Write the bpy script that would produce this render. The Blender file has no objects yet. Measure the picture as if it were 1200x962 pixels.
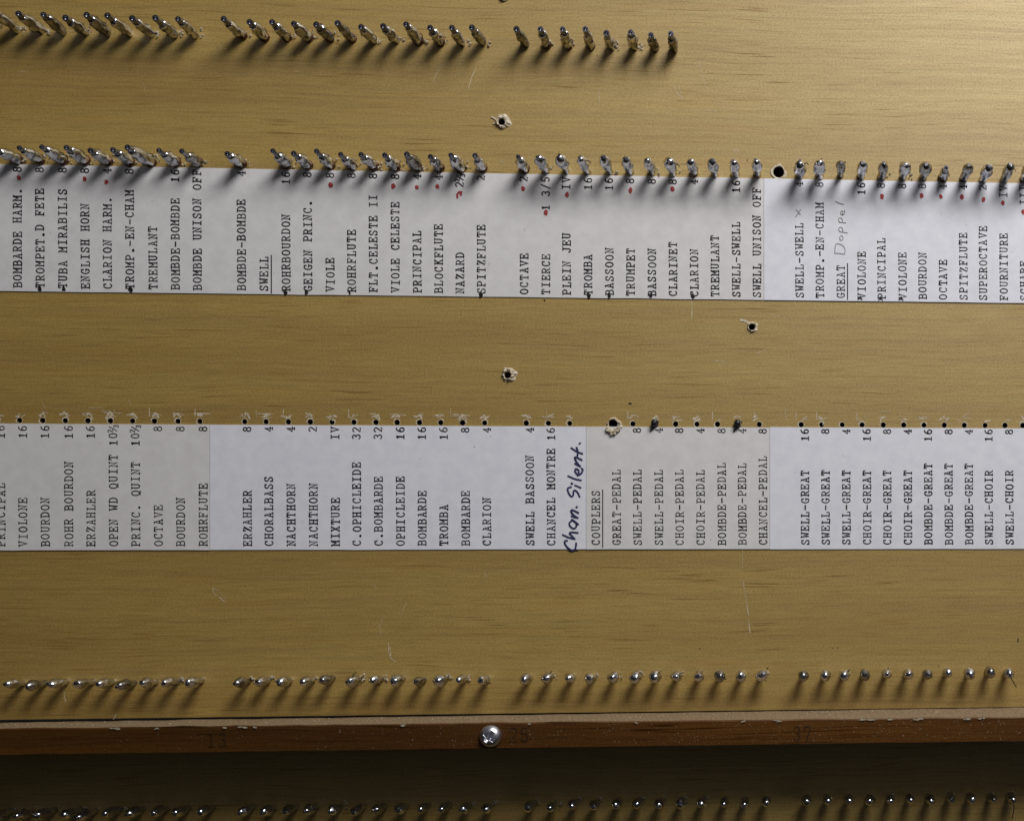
import bpy, bmesh, math, random
from mathutils import Vector, Matrix, noise
from mathutils.geometry import delaunay_2d_cdt

random.seed(7)
sc = bpy.context.scene
COL = sc.collection

# ------------------------------------------------------------------ camera, world, lamp, exposure
H = 0.36                         # camera distance from the board face (metres); board face is the plane y = 0
F = 1400.0                       # focal length in photo pixels (photo is 1200 x 962)
PX, PY = 1020.0, 665.0           # principal point in photo pixels
TH, ROLL = math.atan(F / 22000.0), 0.005
fw = Vector((math.sin(TH), math.cos(TH), 0))
r0 = Vector((math.cos(TH), -math.sin(TH), 0)); u0 = Vector((0, 0, 1))
RT = math.cos(ROLL) * r0 - math.sin(ROLL) * u0
UP = math.sin(ROLL) * r0 + math.cos(ROLL) * u0
cam_d = bpy.data.cameras.new('camera'); cam = bpy.data.objects.new('camera', cam_d); COL.objects.link(cam)
cam_d.sensor_fit = 'HORIZONTAL'; cam_d.sensor_width = 36.0; cam_d.lens = F / 1200.0 * 36.0
cam_d.shift_x = -(PX - 600) / 1200.0; cam_d.shift_y = (PY - 481) / 1200.0
cam_d.clip_start = 0.01; cam_d.clip_end = 20
m = Matrix((RT, UP, -fw)).transposed().to_4x4(); m.translation = Vector((0, -H, 0)); cam.matrix_world = m
sc.camera = cam

W = bpy.data.worlds.new('World'); sc.world = W; W.use_nodes = True
nt = W.node_tree; nt.nodes.clear()
wo = nt.nodes.new('ShaderNodeOutputWorld'); bg = nt.nodes.new('ShaderNodeBackground')
tc = nt.nodes.new('ShaderNodeTexCoord'); wr = nt.nodes.new('ShaderNodeValToRGB')
dt = nt.nodes.new('ShaderNodeVectorMath'); dt.operation = 'DOT_PRODUCT'; dt.inputs[1].default_value = Vector((0.42, -0.55, 0.72)).normalized()
wr.color_ramp.elements[0].position = 0.0; wr.color_ramp.elements[0].color = (0.035, 0.034, 0.034, 1)
wr.color_ramp.elements[1].position = 0.95; wr.color_ramp.elements[1].color = (0.40, 0.42, 0.47, 1)
nt.links.new(tc.outputs['Generated'], dt.inputs[0]); nt.links.new(dt.outputs['Value'], wr.inputs['Fac'])
nt.links.new(wr.outputs['Color'], bg.inputs['Color']); nt.links.new(bg.outputs['Background'], wo.inputs['Surface'])
bg.inputs['Strength'].default_value = 0.20

LAMP = Vector((0.232, -0.425, 0.545))
ld = bpy.data.lights.new('window_light', 'AREA'); ld.shape = 'RECTANGLE'; ld.size = 0.36; ld.size_y = 0.24
ld.energy = 4.9; ld.color = (1.0, 0.985, 0.97)
lo = bpy.data.objects.new('window_light', ld); COL.objects.link(lo); lo.location = LAMP
lo.rotation_euler = (Vector((-0.03, 0, 0.03)) - LAMP).to_track_quat('-Z', 'Y').to_euler()

vs = sc.view_settings
vs.view_transform = 'Standard'; vs.look = 'None'; vs.exposure = 0.06; vs.gamma = 1.0

# ------------------------------------------------------------------ helpers
def W3(x, y, h=0.0):
    """Point of the place seen at photo pixel (x, y), lying h metres in front of the board face."""
    d = fw + RT * ((x - PX) / F) - UP * ((y - PY) / F)
    t = (H - h) / d.y
    p = Vector((0, -H, 0)) + d * t
    return p

def obj(name, bm, mat=None, parent=None, smooth=False):
    me = bpy.data.meshes.new(name)
    bm.normal_update(); bm.to_mesh(me); bm.free()
    if smooth:
        for p in me.polygons: p.use_smooth = True
    if mat is not None:
        for k in (mat if isinstance(mat, (list, tuple)) else [mat]): me.materials.append(k)
    o = bpy.data.objects.new(name, me); COL.objects.link(o)
    if parent is not None: o.parent = parent
    return o

def tag(o, label, cat, group=None):
    o['label'] = label; o['category'] = cat
    if group: o['group'] = group
    return o

def empty(name, loc, rot=None):
    o = bpy.data.objects.new(name, None); COL.objects.link(o); o.empty_display_size = 0.003
    o.location = loc
    if rot is not None:
        o.rotation_mode = 'QUATERNION'; o.rotation_quaternion = rot
    return o

def mat(name, base=(0.5, 0.5, 0.5), rough=0.5, metal=0.0, spec=0.5):
    M = bpy.data.materials.new(name); M.use_nodes = True
    b = M.node_tree.nodes['Principled BSDF']
    b.inputs['Base Color'].default_value = (*base, 1); b.inputs['Roughness'].default_value = rough
    b.inputs['Metallic'].default_value = metal; b.inputs['Specular IOR Level'].default_value = spec
    return M

def N(M, kind, **kw):
    n = M.node_tree.nodes.new(kind)
    for k, v in kw.items():
        if k in n.inputs: n.inputs[k].default_value = v
        else: setattr(n, k, v)
    return n
def L(M, a, b): M.node_tree.links.new(a, b)
def ramp(M, stops):
    r = M.node_tree.nodes.new('ShaderNodeValToRGB'); e = r.color_ramp.elements
    while len(e) < len(stops): e.new(0.5)
    for q, (p, c) in zip(e, stops):
        q.position = p; q.color = (*c, 1) if len(c) == 3 else c
    return r
def noise_tex(M, vec, scale, detail=2.0, rough=0.5):
    mp = N(M, 'ShaderNodeMapping'); mp.inputs['Scale'].default_value = scale
    L(M, vec, mp.inputs['Vector'])
    n = N(M, 'ShaderNodeTexNoise', Scale=1.0, Detail=detail, Roughness=rough)
    L(M, mp.outputs['Vector'], n.inputs['Vector'])
    return n.outputs['Fac']
def mix(M, fac, a, b, blend='MIX'):
    n = N(M, 'ShaderNodeMix', data_type='RGBA', blend_type=blend)
    for s, v in ((0, fac), (6, a), (7, b)):
        if hasattr(v, 'links') or hasattr(v, 'is_linked'): L(M, v, n.inputs[s])
        else: n.inputs[s].default_value = v if s == 0 else (*v, 1)
    return n.outputs[2]

def wood_material(name, light, dark, pore, rough=0.42, bump=0.25, pore_amt=0.75, seed=0.0, pore_rng=(0.60, 0.74), spec=0.8, ior=1.5):
    M = mat(name, light, rough, 0, spec)
    b = M.node_tree.nodes['Principled BSDF']
    t = N(M, 'ShaderNodeTexCoord'); mo = N(M, 'ShaderNodeMapping'); mo.inputs['Location'].default_value = (seed, seed * 2, seed * 3)
    L(M, t.outputs['Object'], mo.inputs['Vector']); v0 = mo.outputs['Vector']
    # gentle waviness of the grain
    wv = noise_tex(M, v0, (14, 1, 26), 1.0)
    sh = N(M, 'ShaderNodeMath', operation='MULTIPLY_ADD'); L(M, wv, sh.inputs[0]); sh.inputs[1].default_value = 0.004; sh.inputs[2].default_value = -0.002
    cb = N(M, 'ShaderNodeCombineXYZ'); L(M, sh.outputs[0], cb.inputs['Z'])
    ad = N(M, 'ShaderNodeVectorMath', operation='ADD'); L(M, v0, ad.inputs[0]); L(M, cb.outputs[0], ad.inputs[1]); v = ad.outputs[0]
    broad = noise_tex(M, v, (5, 5, 60), 3.0)
    mid = noise_tex(M, v, (9, 40, 900), 3.0, 0.62)
    fine = noise_tex(M, v, (110, 300, 2400), 2.0, 0.6)
    por = noise_tex(M, v, (50, 300, 1900), 1.0, 0.4)
    pmask = noise_tex(M, v, (9, 9, 90), 2.0)
    rb = ramp(M, [(0.28, dark), (0.70, light)]); L(M, broad, rb.inputs['Fac'])
    rm = ramp(M, [(0.28, (0.78, 0.72, 0.60)), (0.5, (0.97, 0.96, 0.94)), (0.72, (1.08, 1.08, 1.06))]); L(M, mid, rm.inputs['Fac'])
    c = mix(M, 0.85, rb.outputs['Color'], rm.outputs['Color'], 'MULTIPLY')
    rf = ramp(M, [(0.28, (0.84, 0.80, 0.72)), (0.68, (1.09, 1.09, 1.07))]); L(M, fine, rf.inputs['Fac'])
    c = mix(M, 0.8, c, rf.outputs['Color'], 'MULTIPLY')
    rp = ramp(M, [(pore_rng[0], (0, 0, 0)), (pore_rng[1], (1, 1, 1))]); L(M, por, rp.inputs['Fac'])
    rk = ramp(M, [(0.38, (0.10, 0.10, 0.10)), (0.62, (1, 1, 1))]); L(M, pmask, rk.inputs['Fac'])
    pm = N(M, 'ShaderNodeMath', operation='MULTIPLY'); L(M, rp.outputs['Color'], pm.inputs[0]); L(M, rk.outputs['Color'], pm.inputs[1])
    pf = N(M, 'ShaderNodeMath', operation='MULTIPLY'); L(M, pm.outputs[0], pf.inputs[0]); pf.inputs[1].default_value = pore_amt
    c = mix(M, pf.outputs[0], c, pore)
    spk = noise_tex(M, v, (1700, 1700, 2100), 2.0, 0.7)                     # fine fleck across the grain
    rs = ramp(M, [(0.3, (0.74, 0.72, 0.68)), (0.7, (1.20, 1.20, 1.20))]); L(M, spk, rs.inputs['Fac'])
    c = mix(M, 0.8, c, rs.outputs['Color'], 'MULTIPLY')
    warm = noise_tex(M, v, (22, 40, 300), 2.0)                             # warmer streaks
    rw = ramp(M, [(0.55, (1, 1, 1)), (0.75, (1.06, 0.90, 0.66))]); L(M, warm, rw.inputs['Fac'])
    c = mix(M, 0.5, c, rw.outputs['Color'], 'MULTIPLY')
    L(M, c, b.inputs['Base Color']); b.inputs['Specular Tint'].default_value = (1.0, 0.93, 0.76, 1); b.inputs['IOR'].default_value = ior
    hh = N(M, 'ShaderNodeMath', operation='SUBTRACT'); L(M, fine, hh.inputs[0]); L(M, pf.outputs[0], hh.inputs[1])
    bp = N(M, 'ShaderNodeBump', Strength=bump, Distance=0.0003); L(M, hh.outputs[0], bp.inputs['Height'])
    L(M, bp.outputs['Normal'], b.inputs['Normal'])
    # open pores and dark grain lines carry no varnish film: they stay matt
    sp1 = N(M, 'ShaderNodeMapRange'); L(M, fine, sp1.inputs['Value']); sp1.inputs['From Min'].default_value = 0.3; sp1.inputs['From Max'].default_value = 0.7
    sp1.inputs['To Min'].default_value = spec * 0.85; sp1.inputs['To Max'].default_value = spec * 1.08
    sp2 = N(M, 'ShaderNodeMapRange'); L(M, spk, sp2.inputs['Value']); sp2.inputs['From Min'].default_value = 0.3; sp2.inputs['From Max'].default_value = 0.7
    sp2.inputs['To Min'].default_value = 0.70; sp2.inputs['To Max'].default_value = 1.25
    sp3 = N(M, 'ShaderNodeMath', operation='MULTIPLY'); L(M, sp1.outputs[0], sp3.inputs[0]); L(M, sp2.outputs[0], sp3.inputs[1])
    inv = N(M, 'ShaderNodeMath', operation='MULTIPLY_ADD'); L(M, pf.outputs[0], inv.inputs[0]); inv.inputs[1].default_value = -1.1; inv.inputs[2].default_value = 1.0
    sp4 = N(M, 'ShaderNodeMath', operation='MULTIPLY'); sp4.use_clamp = True; L(M, sp3.outputs[0], sp4.inputs[0]); L(M, inv.outputs[0], sp4.inputs[1])
    L(M, sp4.outputs[0], b.inputs['Specular IOR Level'])
    rr = N(M, 'ShaderNodeMapRange'); L(M, mid, rr.inputs['Value']); rr.inputs['To Min'].default_value = rough + 0.08; rr.inputs['To Max'].default_value = rough - 0.06
    L(M, rr.outputs[0], b.inputs['Roughness'])
    return M

def mottled(name, a, b_, scale, rough=0.6, spec=0.3, metal=0.0, bump=0.0, detail=3, lo=0.35, hi=0.65):
    M = mat(name, a, rough, metal, spec); b = M.node_tree.nodes['Principled BSDF']
    t = N(M, 'ShaderNodeTexCoord'); f = noise_tex(M, t.outputs['Object'], (scale,) * 3, detail, 0.6)
    r = ramp(M, [(lo, a), (hi, b_)]); L(M, f, r.inputs['Fac']); L(M, r.outputs['Color'], b.inputs['Base Color'])
    if bump:
        bp = N(M, 'ShaderNodeBump', Strength=bump, Distance=0.0002); L(M, f, bp.inputs['Height']); L(M, bp.outputs['Normal'], b.inputs['Normal'])
    return M

MAT = {}
MAT['board'] = wood_material('varnished_wood', (0.395, 0.268, 0.062), (0.305, 0.192, 0.037), (0.15, 0.075, 0.020), 0.56, 0.03, 0.66, pore_rng=(0.63, 0.71), spec=1.0, ior=1.72)
MAT['rail'] = wood_material('dark_stained_wood', (0.110, 0.041, 0.004), (0.055, 0.020, 0.002), (0.02, 0.008, 0.001), 0.5, 0.2, seed=0.3, spec=0.5)
MAT['dust'] = mottled('dusty_wood', (0.15, 0.098, 0.05), (0.34, 0.25, 0.155), 1300, 0.8, 0.15, bump=0.4)
MAT['hole'] = mat('drilled_wood', (0.055, 0.032, 0.012), 0.9, 0, 0.1)
MAT['fibre'] = mottled('torn_fibre', (0.40, 0.32, 0.20), (0.72, 0.65, 0.52), 1500, 0.85, 0.15, bump=0.4)
MAT['scratch'] = mottled('scratched_varnish', (0.40, 0.29, 0.13), (0.60, 0.51, 0.36), 900, 0.7, 0.3)
MAT['paper_white'] = mottled('white_card', (0.72, 0.725, 0.79), (0.78, 0.785, 0.845), 260, 0.55, 0.3, bump=0.05)
MAT['paper_grey'] = mottled('grey_white_card', (0.66, 0.64, 0.645), (0.72, 0.70, 0.705), 260, 0.55, 0.3, bump=0.05)
MAT['paper_cream'] = mottled('cream_card', (0.67, 0.655, 0.645), (0.725, 0.71, 0.70), 260, 0.55, 0.3, bump=0.05)
MAT['ink'] = mottled('typewriter_ink', (0.012, 0.011, 0.014), (0.07, 0.066, 0.075), 2200, 0.8, 0.1, lo=0.45, hi=0.85)
MAT['marker'] = mottled('marker_ink', (0.018, 0.018, 0.060), (0.05, 0.05, 0.14), 1200, 0.6, 0.2)
MAT['pencil'] = mottled('pencil_lead', (0.16, 0.16, 0.17), (0.32, 0.32, 0.33), 2500, 0.6, 0.3)
MAT['pencil_dark'] = mat('dark_pencil', (0.034, 0.015, 0.004), 0.6, 0, 0.4)
MAT['red'] = mottled('red_felt_ink', (0.30, 0.028, 0.034), (0.44, 0.09, 0.09), 1800, 0.65, 0.2)
MAT['black'] = mat('black_ink_and_shadow', (0.015, 0.014, 0.015), 0.6, 0, 0.2)
MAT['solder'] = mottled('solder', (0.46, 0.46, 0.47), (0.82, 0.82, 0.84), 300, 0.22, 0.5, 1.0, detail=1)
MAT['solder_dull'] = mottled('dull_solder', (0.20, 0.195, 0.18), (0.46, 0.45, 0.43), 380, 0.27, 0.5, 1.0, detail=1)
MAT['wire'] = mottled('tinned_wire', (0.20, 0.20, 0.22), (0.36, 0.36, 0.40), 500, 0.3, 0.5, 1.0)
MAT['strand_dark'] = mat('dark_wire', (0.03, 0.028, 0.03), 0.4, 0.6)
MAT['strand_brass'] = mat('brass_wire', (0.55, 0.42, 0.20), 0.35, 1.0)
MAT['strand_blue'] = mat('violet_wire', (0.10, 0.07, 0.22), 0.4, 0.2)
MAT['flux'] = mottled('flux_residue', (0.28, 0.23, 0.15), (0.58, 0.52, 0.40), 1500, 0.8, 0.2, bump=0.6)
MAT['copper'] = mottled('copper_collar', (0.06, 0.03, 0.02), (0.17, 0.085, 0.05), 1400, 0.45, 0.5, 0.8)
MAT['zinc'] = mottled('zinc_plated_steel', (0.58, 0.58, 0.64), (0.80, 0.80, 0.87), 600, 0.36, 0.5, 1.0, bump=0.15)

# ---- flat ribbons, discs -------------------------------------------------------------------------
def ribbon(bm, pts, wd, lift=0.0):
    """A continuous flat strip along pts (world points on a plane facing -y); wd full width in metres."""
    n = len(pts)
    if n < 2: return
    q = [Vector((p.x, p.y - lift, p.z)) for p in pts]
    L_, R_ = [], []
    for i in range(n):
        a = q[max(i - 1, 0)]; b = q[min(i + 1, n - 1)]
        d = b - a; d.y = 0
        if d.length < 1e-9: d = Vector((1, 0, 0))
        d.normalize(); s = Vector((-d.z, 0, d.x))
        k = 1.0
        if 0 < i < n - 1:
            d1 = (q[i] - q[i - 1]); d1.y = 0
            if d1.length > 1e-9:
                d1.normalize(); c = max(0.55, abs(s.dot(Vector((-d1.z, 0, d1.x))))); k = 1 / c
        e = Vector((0, 0, 0))
        if i == 0: e = -d * wd * 0.42
        if i == n - 1: e = d * wd * 0.42
        L_.append(bm.verts.new(q[i] + s * wd * 0.5 * k + e)); R_.append(bm.verts.new(q[i] - s * wd * 0.5 * k + e))
    for i in range(n - 1):
        f = bm.faces.new((L_[i], R_[i], R_[i + 1], L_[i + 1]))
        f.normal_update()
        if f.normal.y > 0: f.normal_flip()

def blot(bm, c, rx, rz, lift=0.0, jag=0.2, n=12, ang=0.0):
    """Irregular flat spot facing the viewer side (-y)."""
    vs_ = []
    ca, sa = math.cos(ang), math.sin(ang)
    for i in range(n):
        a = 2 * math.pi * i / n; k = 1 + random.uniform(-jag, jag)
        x, z = rx * k * math.cos(a), rz * k * math.sin(a)
        vs_.append(bm.verts.new((c.x + x * ca - z * sa, c.y - lift, c.z + x * sa + z * ca)))
    f = bm.faces.new(vs_); f.normal_update()
    if f.normal.y > 0: f.normal_flip()

# ------------------------------------------------------------------ the measured places (photo pixels on the board face)
def row1_y(x): return 34.6 + 0.0292 * x
def row2_y(x): return 191.0 + 0.0186 * x
ROW1 = [-6, 20, 48, 74, 100, 126, 152, 178, 204.5, 230, 285, 310.5, 336.6, 361.5, 387, 412.5, 438, 464.5, 491, 516, 541, 566,
        616, 641, 666, 692.5, 716.5, 743, 767.5, 790]
ROW2 = [(20.5, 'BOMBARDE HARM.', '8'), (46.7, 'TROMPET.D FETE', '8'), (73.5, 'TUBA MIRABILIS', '8'), (99.6, 'ENGLISH HORN', '8'),
        (126, 'CLARION HARM.', '4'), (152, 'TROMP.-EN-CHAM', '8'), (179, 'TREMULANT', ''), (205.4, 'BOMBDE-BOMBDE', '16'),
        (231, 'BOMBDE UNISON OFF', ''), (283, 'BOMBDE-BOMBDE', '4'), (309.3, 'SWELL', ''), (335.3, 'ROHRBOURDON', '16'),
        (360.7, 'GEIGEN PRINC.', '8'), (386.8, 'VIOLE', '8'), (412, 'ROHRFLUTE', '8'), (437.5, 'FLT.CELESTE II', '8'),
        (463.3, 'VIOLE CELESTE', '8'), (488.7, 'PRINCIPAL', '4'), (514, 'BLOCKFLUTE', '4'), (539, 'NAZARD', '2~'),
        (564, 'SPITZFLUTE', '2'), (614, 'OCTAVE', '2'), (639.6, 'TIERCE', '1 3/5'), (664, 'PLEIN JEU', 'IV'), (689, 'TROMBA', '16'),
        (714, 'BASSOON', '16'), (739, 'TRUMPET', '8'), (764, 'BASSOON', '8'), (788.7, 'CLARINET', '8'), (813.5, 'CLARION', '4'),
        (838, 'TREMULANT', ''), (862.7, 'SWELL-SWELL', '16'), (887, 'SWELL UNISON OFF', ''),
        (937, 'SWELL-SWELL', '4'), (960.8, 'TROMP.-EN-CHAM', '8'), (985.3, 'GREAT', ''), (1009.5, 'VIOLONE', '16'),
        (1033, 'PRINCIPAL', '8'), (1057.6, 'VIOLONE', '8'), (1081, 'BOURDON', '8'), (1105, 'OCTAVE', '4'), (1129, 'SPITZFLUTE', '4'),
        (1152, 'SUPEROCTAVE', '2'), (1176, 'FOURNITURE', 'IV'), (1200, 'SCHARF', 'III')]
ROW3 = [(1, 'PRINCIPAL', '16'), (27, 'VIOLONE', '16'), (53, 'BOURDON', '16'), (80.5, 'ROHR BOURDON', '16'), (106.6, 'ERZAHLER', '16'),
        (133, 'OPEN WD QUINT', '10~'), (159, 'PRINC. QUINT', '10~'), (185.6, 'OCTAVE', '8'), (211.6, 'BOURDON', '8'), (238, 'ROHRFLUTE', '8'),
        (290, 'ERZAHLER', '8'), (315.3, 'CHORALBASS', '4'), (341, 'NACHTHORN', '4'), (367, 'NACHTHORN', '2'), (392.8, 'MIXTURE', 'IV'),
        (418, 'C.OPHICLEIDE', '32'), (443.5, 'C.BOMBARDE', '32'), (469.3, 'OPHICLEIDE', '16'), (494.6, 'BOMBARDE', '16'), (520, 'TROMBA', '16'),
        (545.5, 'BOMBARDE', '8'), (570.6, 'CLARION', '4'), (621, 'SWELL BASSOON', '4'), (646, 'CHANCEL MONTRE', '16'),
        (698, 'COUPLERS', ''), (722.4, 'GREAT-PEDAL', '8'), (747, 'SWELL-PEDAL', '8'), (772, 'SWELL-PEDAL', '4'), (796.3, 'CHOIR-PEDAL', '8'),
        (821, 'CHOIR-PEDAL', '4'), (846, 'BOMBDE-PEDAL', '8'), (870, 'BOMBDE-PEDAL', '4'), (894.3, 'CHANCEL-PEDAL', '8'),
        (943.6, 'SWELL-GREAT', '16'), (967.7, 'SWELL-GREAT', '8'), (991.9, 'SWELL-GREAT', '4'), (1016, 'CHOIR-GREAT', '16'),
        (1040, 'CHOIR-GREAT', '8'), (1064, 'CHOIR-GREAT', '4'), (1088, 'BOMBDE-GREAT', '16'), (1112, 'BOMBDE-GREAT', '8'),
        (1135.6, 'BOMBDE-GREAT', '4'), (1159, 'SWELL-CHOIR', '16'), (1183, 'SWELL-CHOIR', '8')]
HOLES3 = [-2.5, 23, 50.3, 76.3, 103, 129.3, 155.2, 181, 208.5, 234.6, 286.5, 311.5, 338, 363.6, 389, 414.5, 440.5, 465.7, 491.7, 516.3, 541.8, 568,
          617, 642.6, 668, 741.7, 767.5, 792, 816.6, 840.7, 865, 890, 938.8, 963, 987, 1010.2, 1035.3, 1059, 1083, 1106.8, 1130.2, 1154.3, 1177.6, 1198.6]
def holes3_y(x): return 492.6 + 0.0053 * x if x < 700 else 496.6 + 0.0042 * (x - 700)
ROW4 = [(10, 803), (35, 803.5), (61, 802), (92, 801.5), (118, 801.5), (142, 803), (168, 801), (195, 800.5), (223, 800), (276.5, 800.5), (301, 799.5), (327, 800.5),
        (354, 799), (377, 798), (409, 798), (435, 797.5), (461, 798), (486.5, 799.5), (512.5, 798), (536.5, 797.5), (564, 797.5), (614.5, 796.5), (640, 795.5),
        (665.5, 795), (691, 796), (717, 794.5), (743, 795.5), (767, 794.5), (791.5, 793.5), (818, 793.5), (842, 793), (868, 793), (892, 792.5),
        (941, 793), (967.5, 792), (990, 792), (1014, 791), (1040, 791), (1065, 790.5), (1088, 790.5), (1112, 789.5), (1138, 790), (1162, 789), (1184, 789.5)]
ROW5 = [(-8, 956), (18, 957), (43, 955), (74, 955), (92, 957), (122, 954), (150, 953.5), (179, 953), (204, 952.5), (233, 952), (281, 951.5), (308, 952), (333, 951.5),
        (358, 951), (387, 950), (414, 951), (440, 950), (465, 950), (492, 949.5), (517, 949), (542, 949), (568, 948.5), (618, 947), (644, 947.5), (670, 945),
        (694, 945.5), (721, 944), (746, 943), (771, 944), (796, 943.5), (822, 942.5), (848, 943), (872, 943), (897, 941.5),
        (946, 941), (970, 939), (995, 939.5), (1020, 939.5), (1044, 939.5), (1068, 938.5), (1092, 939), (1116, 937.5), (1140, 937.5), (1165, 937.5), (1188, 937)]
SCREW_HOLES = [(588, 143.5, 1.05, 2.6, 0.75), (595, 440, 1.0, 2.5, 0.8), (881, 383.5, 1.0, 1.9, 0.45), (590, -3, 0.9, 2.1, 0.6)]
PLAIN_HOLE = (912.5, 202, 1.65, 2.2)
BURST_HOLE = (718.5, 497, 1.35)

# ------------------------------------------------------------------ boards
PIT = W3(600, 837.1).z                    # bottom edge of the upper board, behind the rail
u_lo, u_hi, v_hi, v_lo = -0.36, 0.22, 0.30, -0.18
HOLE_LIST = []                          # (centre, radius)
for x in HOLES3: HOLE_LIST.append((W3(x, holes3_y(x)), 0.00078 + random.uniform(-4e-5, 6e-5), 'pin', x))
for x, y, r, _, _ in SCREW_HOLES: HOLE_LIST.append((W3(x, y), r * 0.00092, 'screw', x))
HOLE_LIST.append((W3(*PLAIN_HOLE[:2]), 0.00165, 'plain', 912))
HOLE_LIST.append((W3(*BURST_HOLE[:2]), 0.00128, 'burst', 718))

def make_board(name, x0, x1, z0, z1, holes, th=0.012):
    co, ed = [], []
    def loop(pts):
        b = len(co); co.extend(pts)
        ed.extend((b + i, b + (i + 1) % len(pts)) for i in range(len(pts)))
    loop([Vector(p) for p in ((x0, z0), (x1, z0), (x1, z1), (x0, z1))])
    for c, r, *_ in holes:
        loop([Vector((c.x + r * math.cos(a * math.pi / 10), c.z + r * math.sin(a * math.pi / 10))) for a in range(20)])
    v2, e2, f2, *_ = delaunay_2d_cdt(co, ed, [], 0, 1e-7)
    bm = bmesh.new()
    V = [bm.verts.new((p.x, 0, p.y)) for p in v2]
    for f in f2:
        cx = sum((v2[i].x for i in f)) / len(f); cz = sum((v2[i].y for i in f)) / len(f)
        if any((c.x - cx) ** 2 + (c.z - cz) ** 2 < r * r for c, r, *_ in holes): continue      # the drilled holes stay open
        q = bm.faces.new([V[i] for i in f]); q.normal_update()
        if q.normal.y > 0: q.normal_flip()
    # sides and back
    fr = [(x0, z0), (x1, z0), (x1, z1), (x0, z1)]
    A = [bm.verts.new((x, 0, z)) for x, z in fr]; B = [bm.verts.new((x, th, z)) for x, z in fr]
    for i in range(4): bm.faces.new((A[i], B[i], B[(i + 1) % 4], A[(i + 1) % 4]))
    bm.faces.new((B[0], B[3], B[2], B[1]))
    return obj(name, bm, MAT['board'])

board = make_board('wooden_board', u_lo, u_hi, PIT + 0.0004, v_hi, HOLE_LIST)
tag(board, 'wide varnished yellow brown wooden board with paper strips and drilled holes above the rail', 'board')
lower = make_board('wooden_board', u_lo, u_hi, v_lo, W3(600, 862).z, [])
tag(lower, 'shaded brown wooden board below the dark rail at the bottom', 'board')

def cup(bm, c, r, depth, n=20):
    top = [bm.verts.new((c.x + r * math.cos(2 * math.pi * i / n), 0.00001, c.z + r * math.sin(2 * math.pi * i / n))) for i in range(n)]
    bot = [bm.verts.new((c.x + r * .9 * math.cos(2 * math.pi * i / n), depth, c.z + r * .9 * math.sin(2 * math.pi * i / n))) for i in range(n)]
    for i in range(n): bm.faces.new((top[i], top[(i + 1) % n], bot[(i + 1) % n], bot[i]))
    bm.faces.new(bot)

def torn_ring(bm, c, r_in, r_out, hgt, jag=0.35, n=26, bias=None, seed=0):
    """Crater of lifted fibres round a hole: irregular radius and height."""
    rings = []
    for k, (t, hh) in enumerate(((0.0, 0.25), (0.22, 0.9), (0.5, 1.0), (0.8, 0.55), (1.0, 0.0))):
        ring = []
        for i in range(n):
            a = 2 * math.pi * i / n
            w = noise.noise(Vector((math.cos(a) * 1.6 + seed, math.sin(a) * 1.6, k * 0.5 + seed * 3)))
            w2 = noise.noise(Vector((math.cos(a) * 4 + seed, math.sin(a) * 4, k * 1.3)))
            ro = r_out * (1 + jag * (w * 1.2 + w2 * 0.8))
            if bias: ro *= 1 + bias[0] * math.cos(a - bias[1])
            r = r_in + (max(ro, r_in * 1.15) - r_in) * t
            h = hgt * hh * max(0.2, 0.85 + 0.9 * w + 0.5 * w2)
            ring.append(bm.verts.new((c.x + r * math.cos(a), c.y - h - (0.00001 if k < 4 else -0.00002), c.z + r * math.sin(a))))
        rings.append(ring)
    for A, B in zip(rings, rings[1:]):
        for i in range(n): bm.faces.new((A[i], B[i], B[(i + 1) % n], A[(i + 1) % n]))
    bmesh.ops.recalc_face_normals(bm, faces=bm.faces)

def px_line(bm, pts, wpx, h=0.00003):
    ribbon(bm, [W3(x, y, h) for x, y in pts], wpx * 0.000255)

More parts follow.
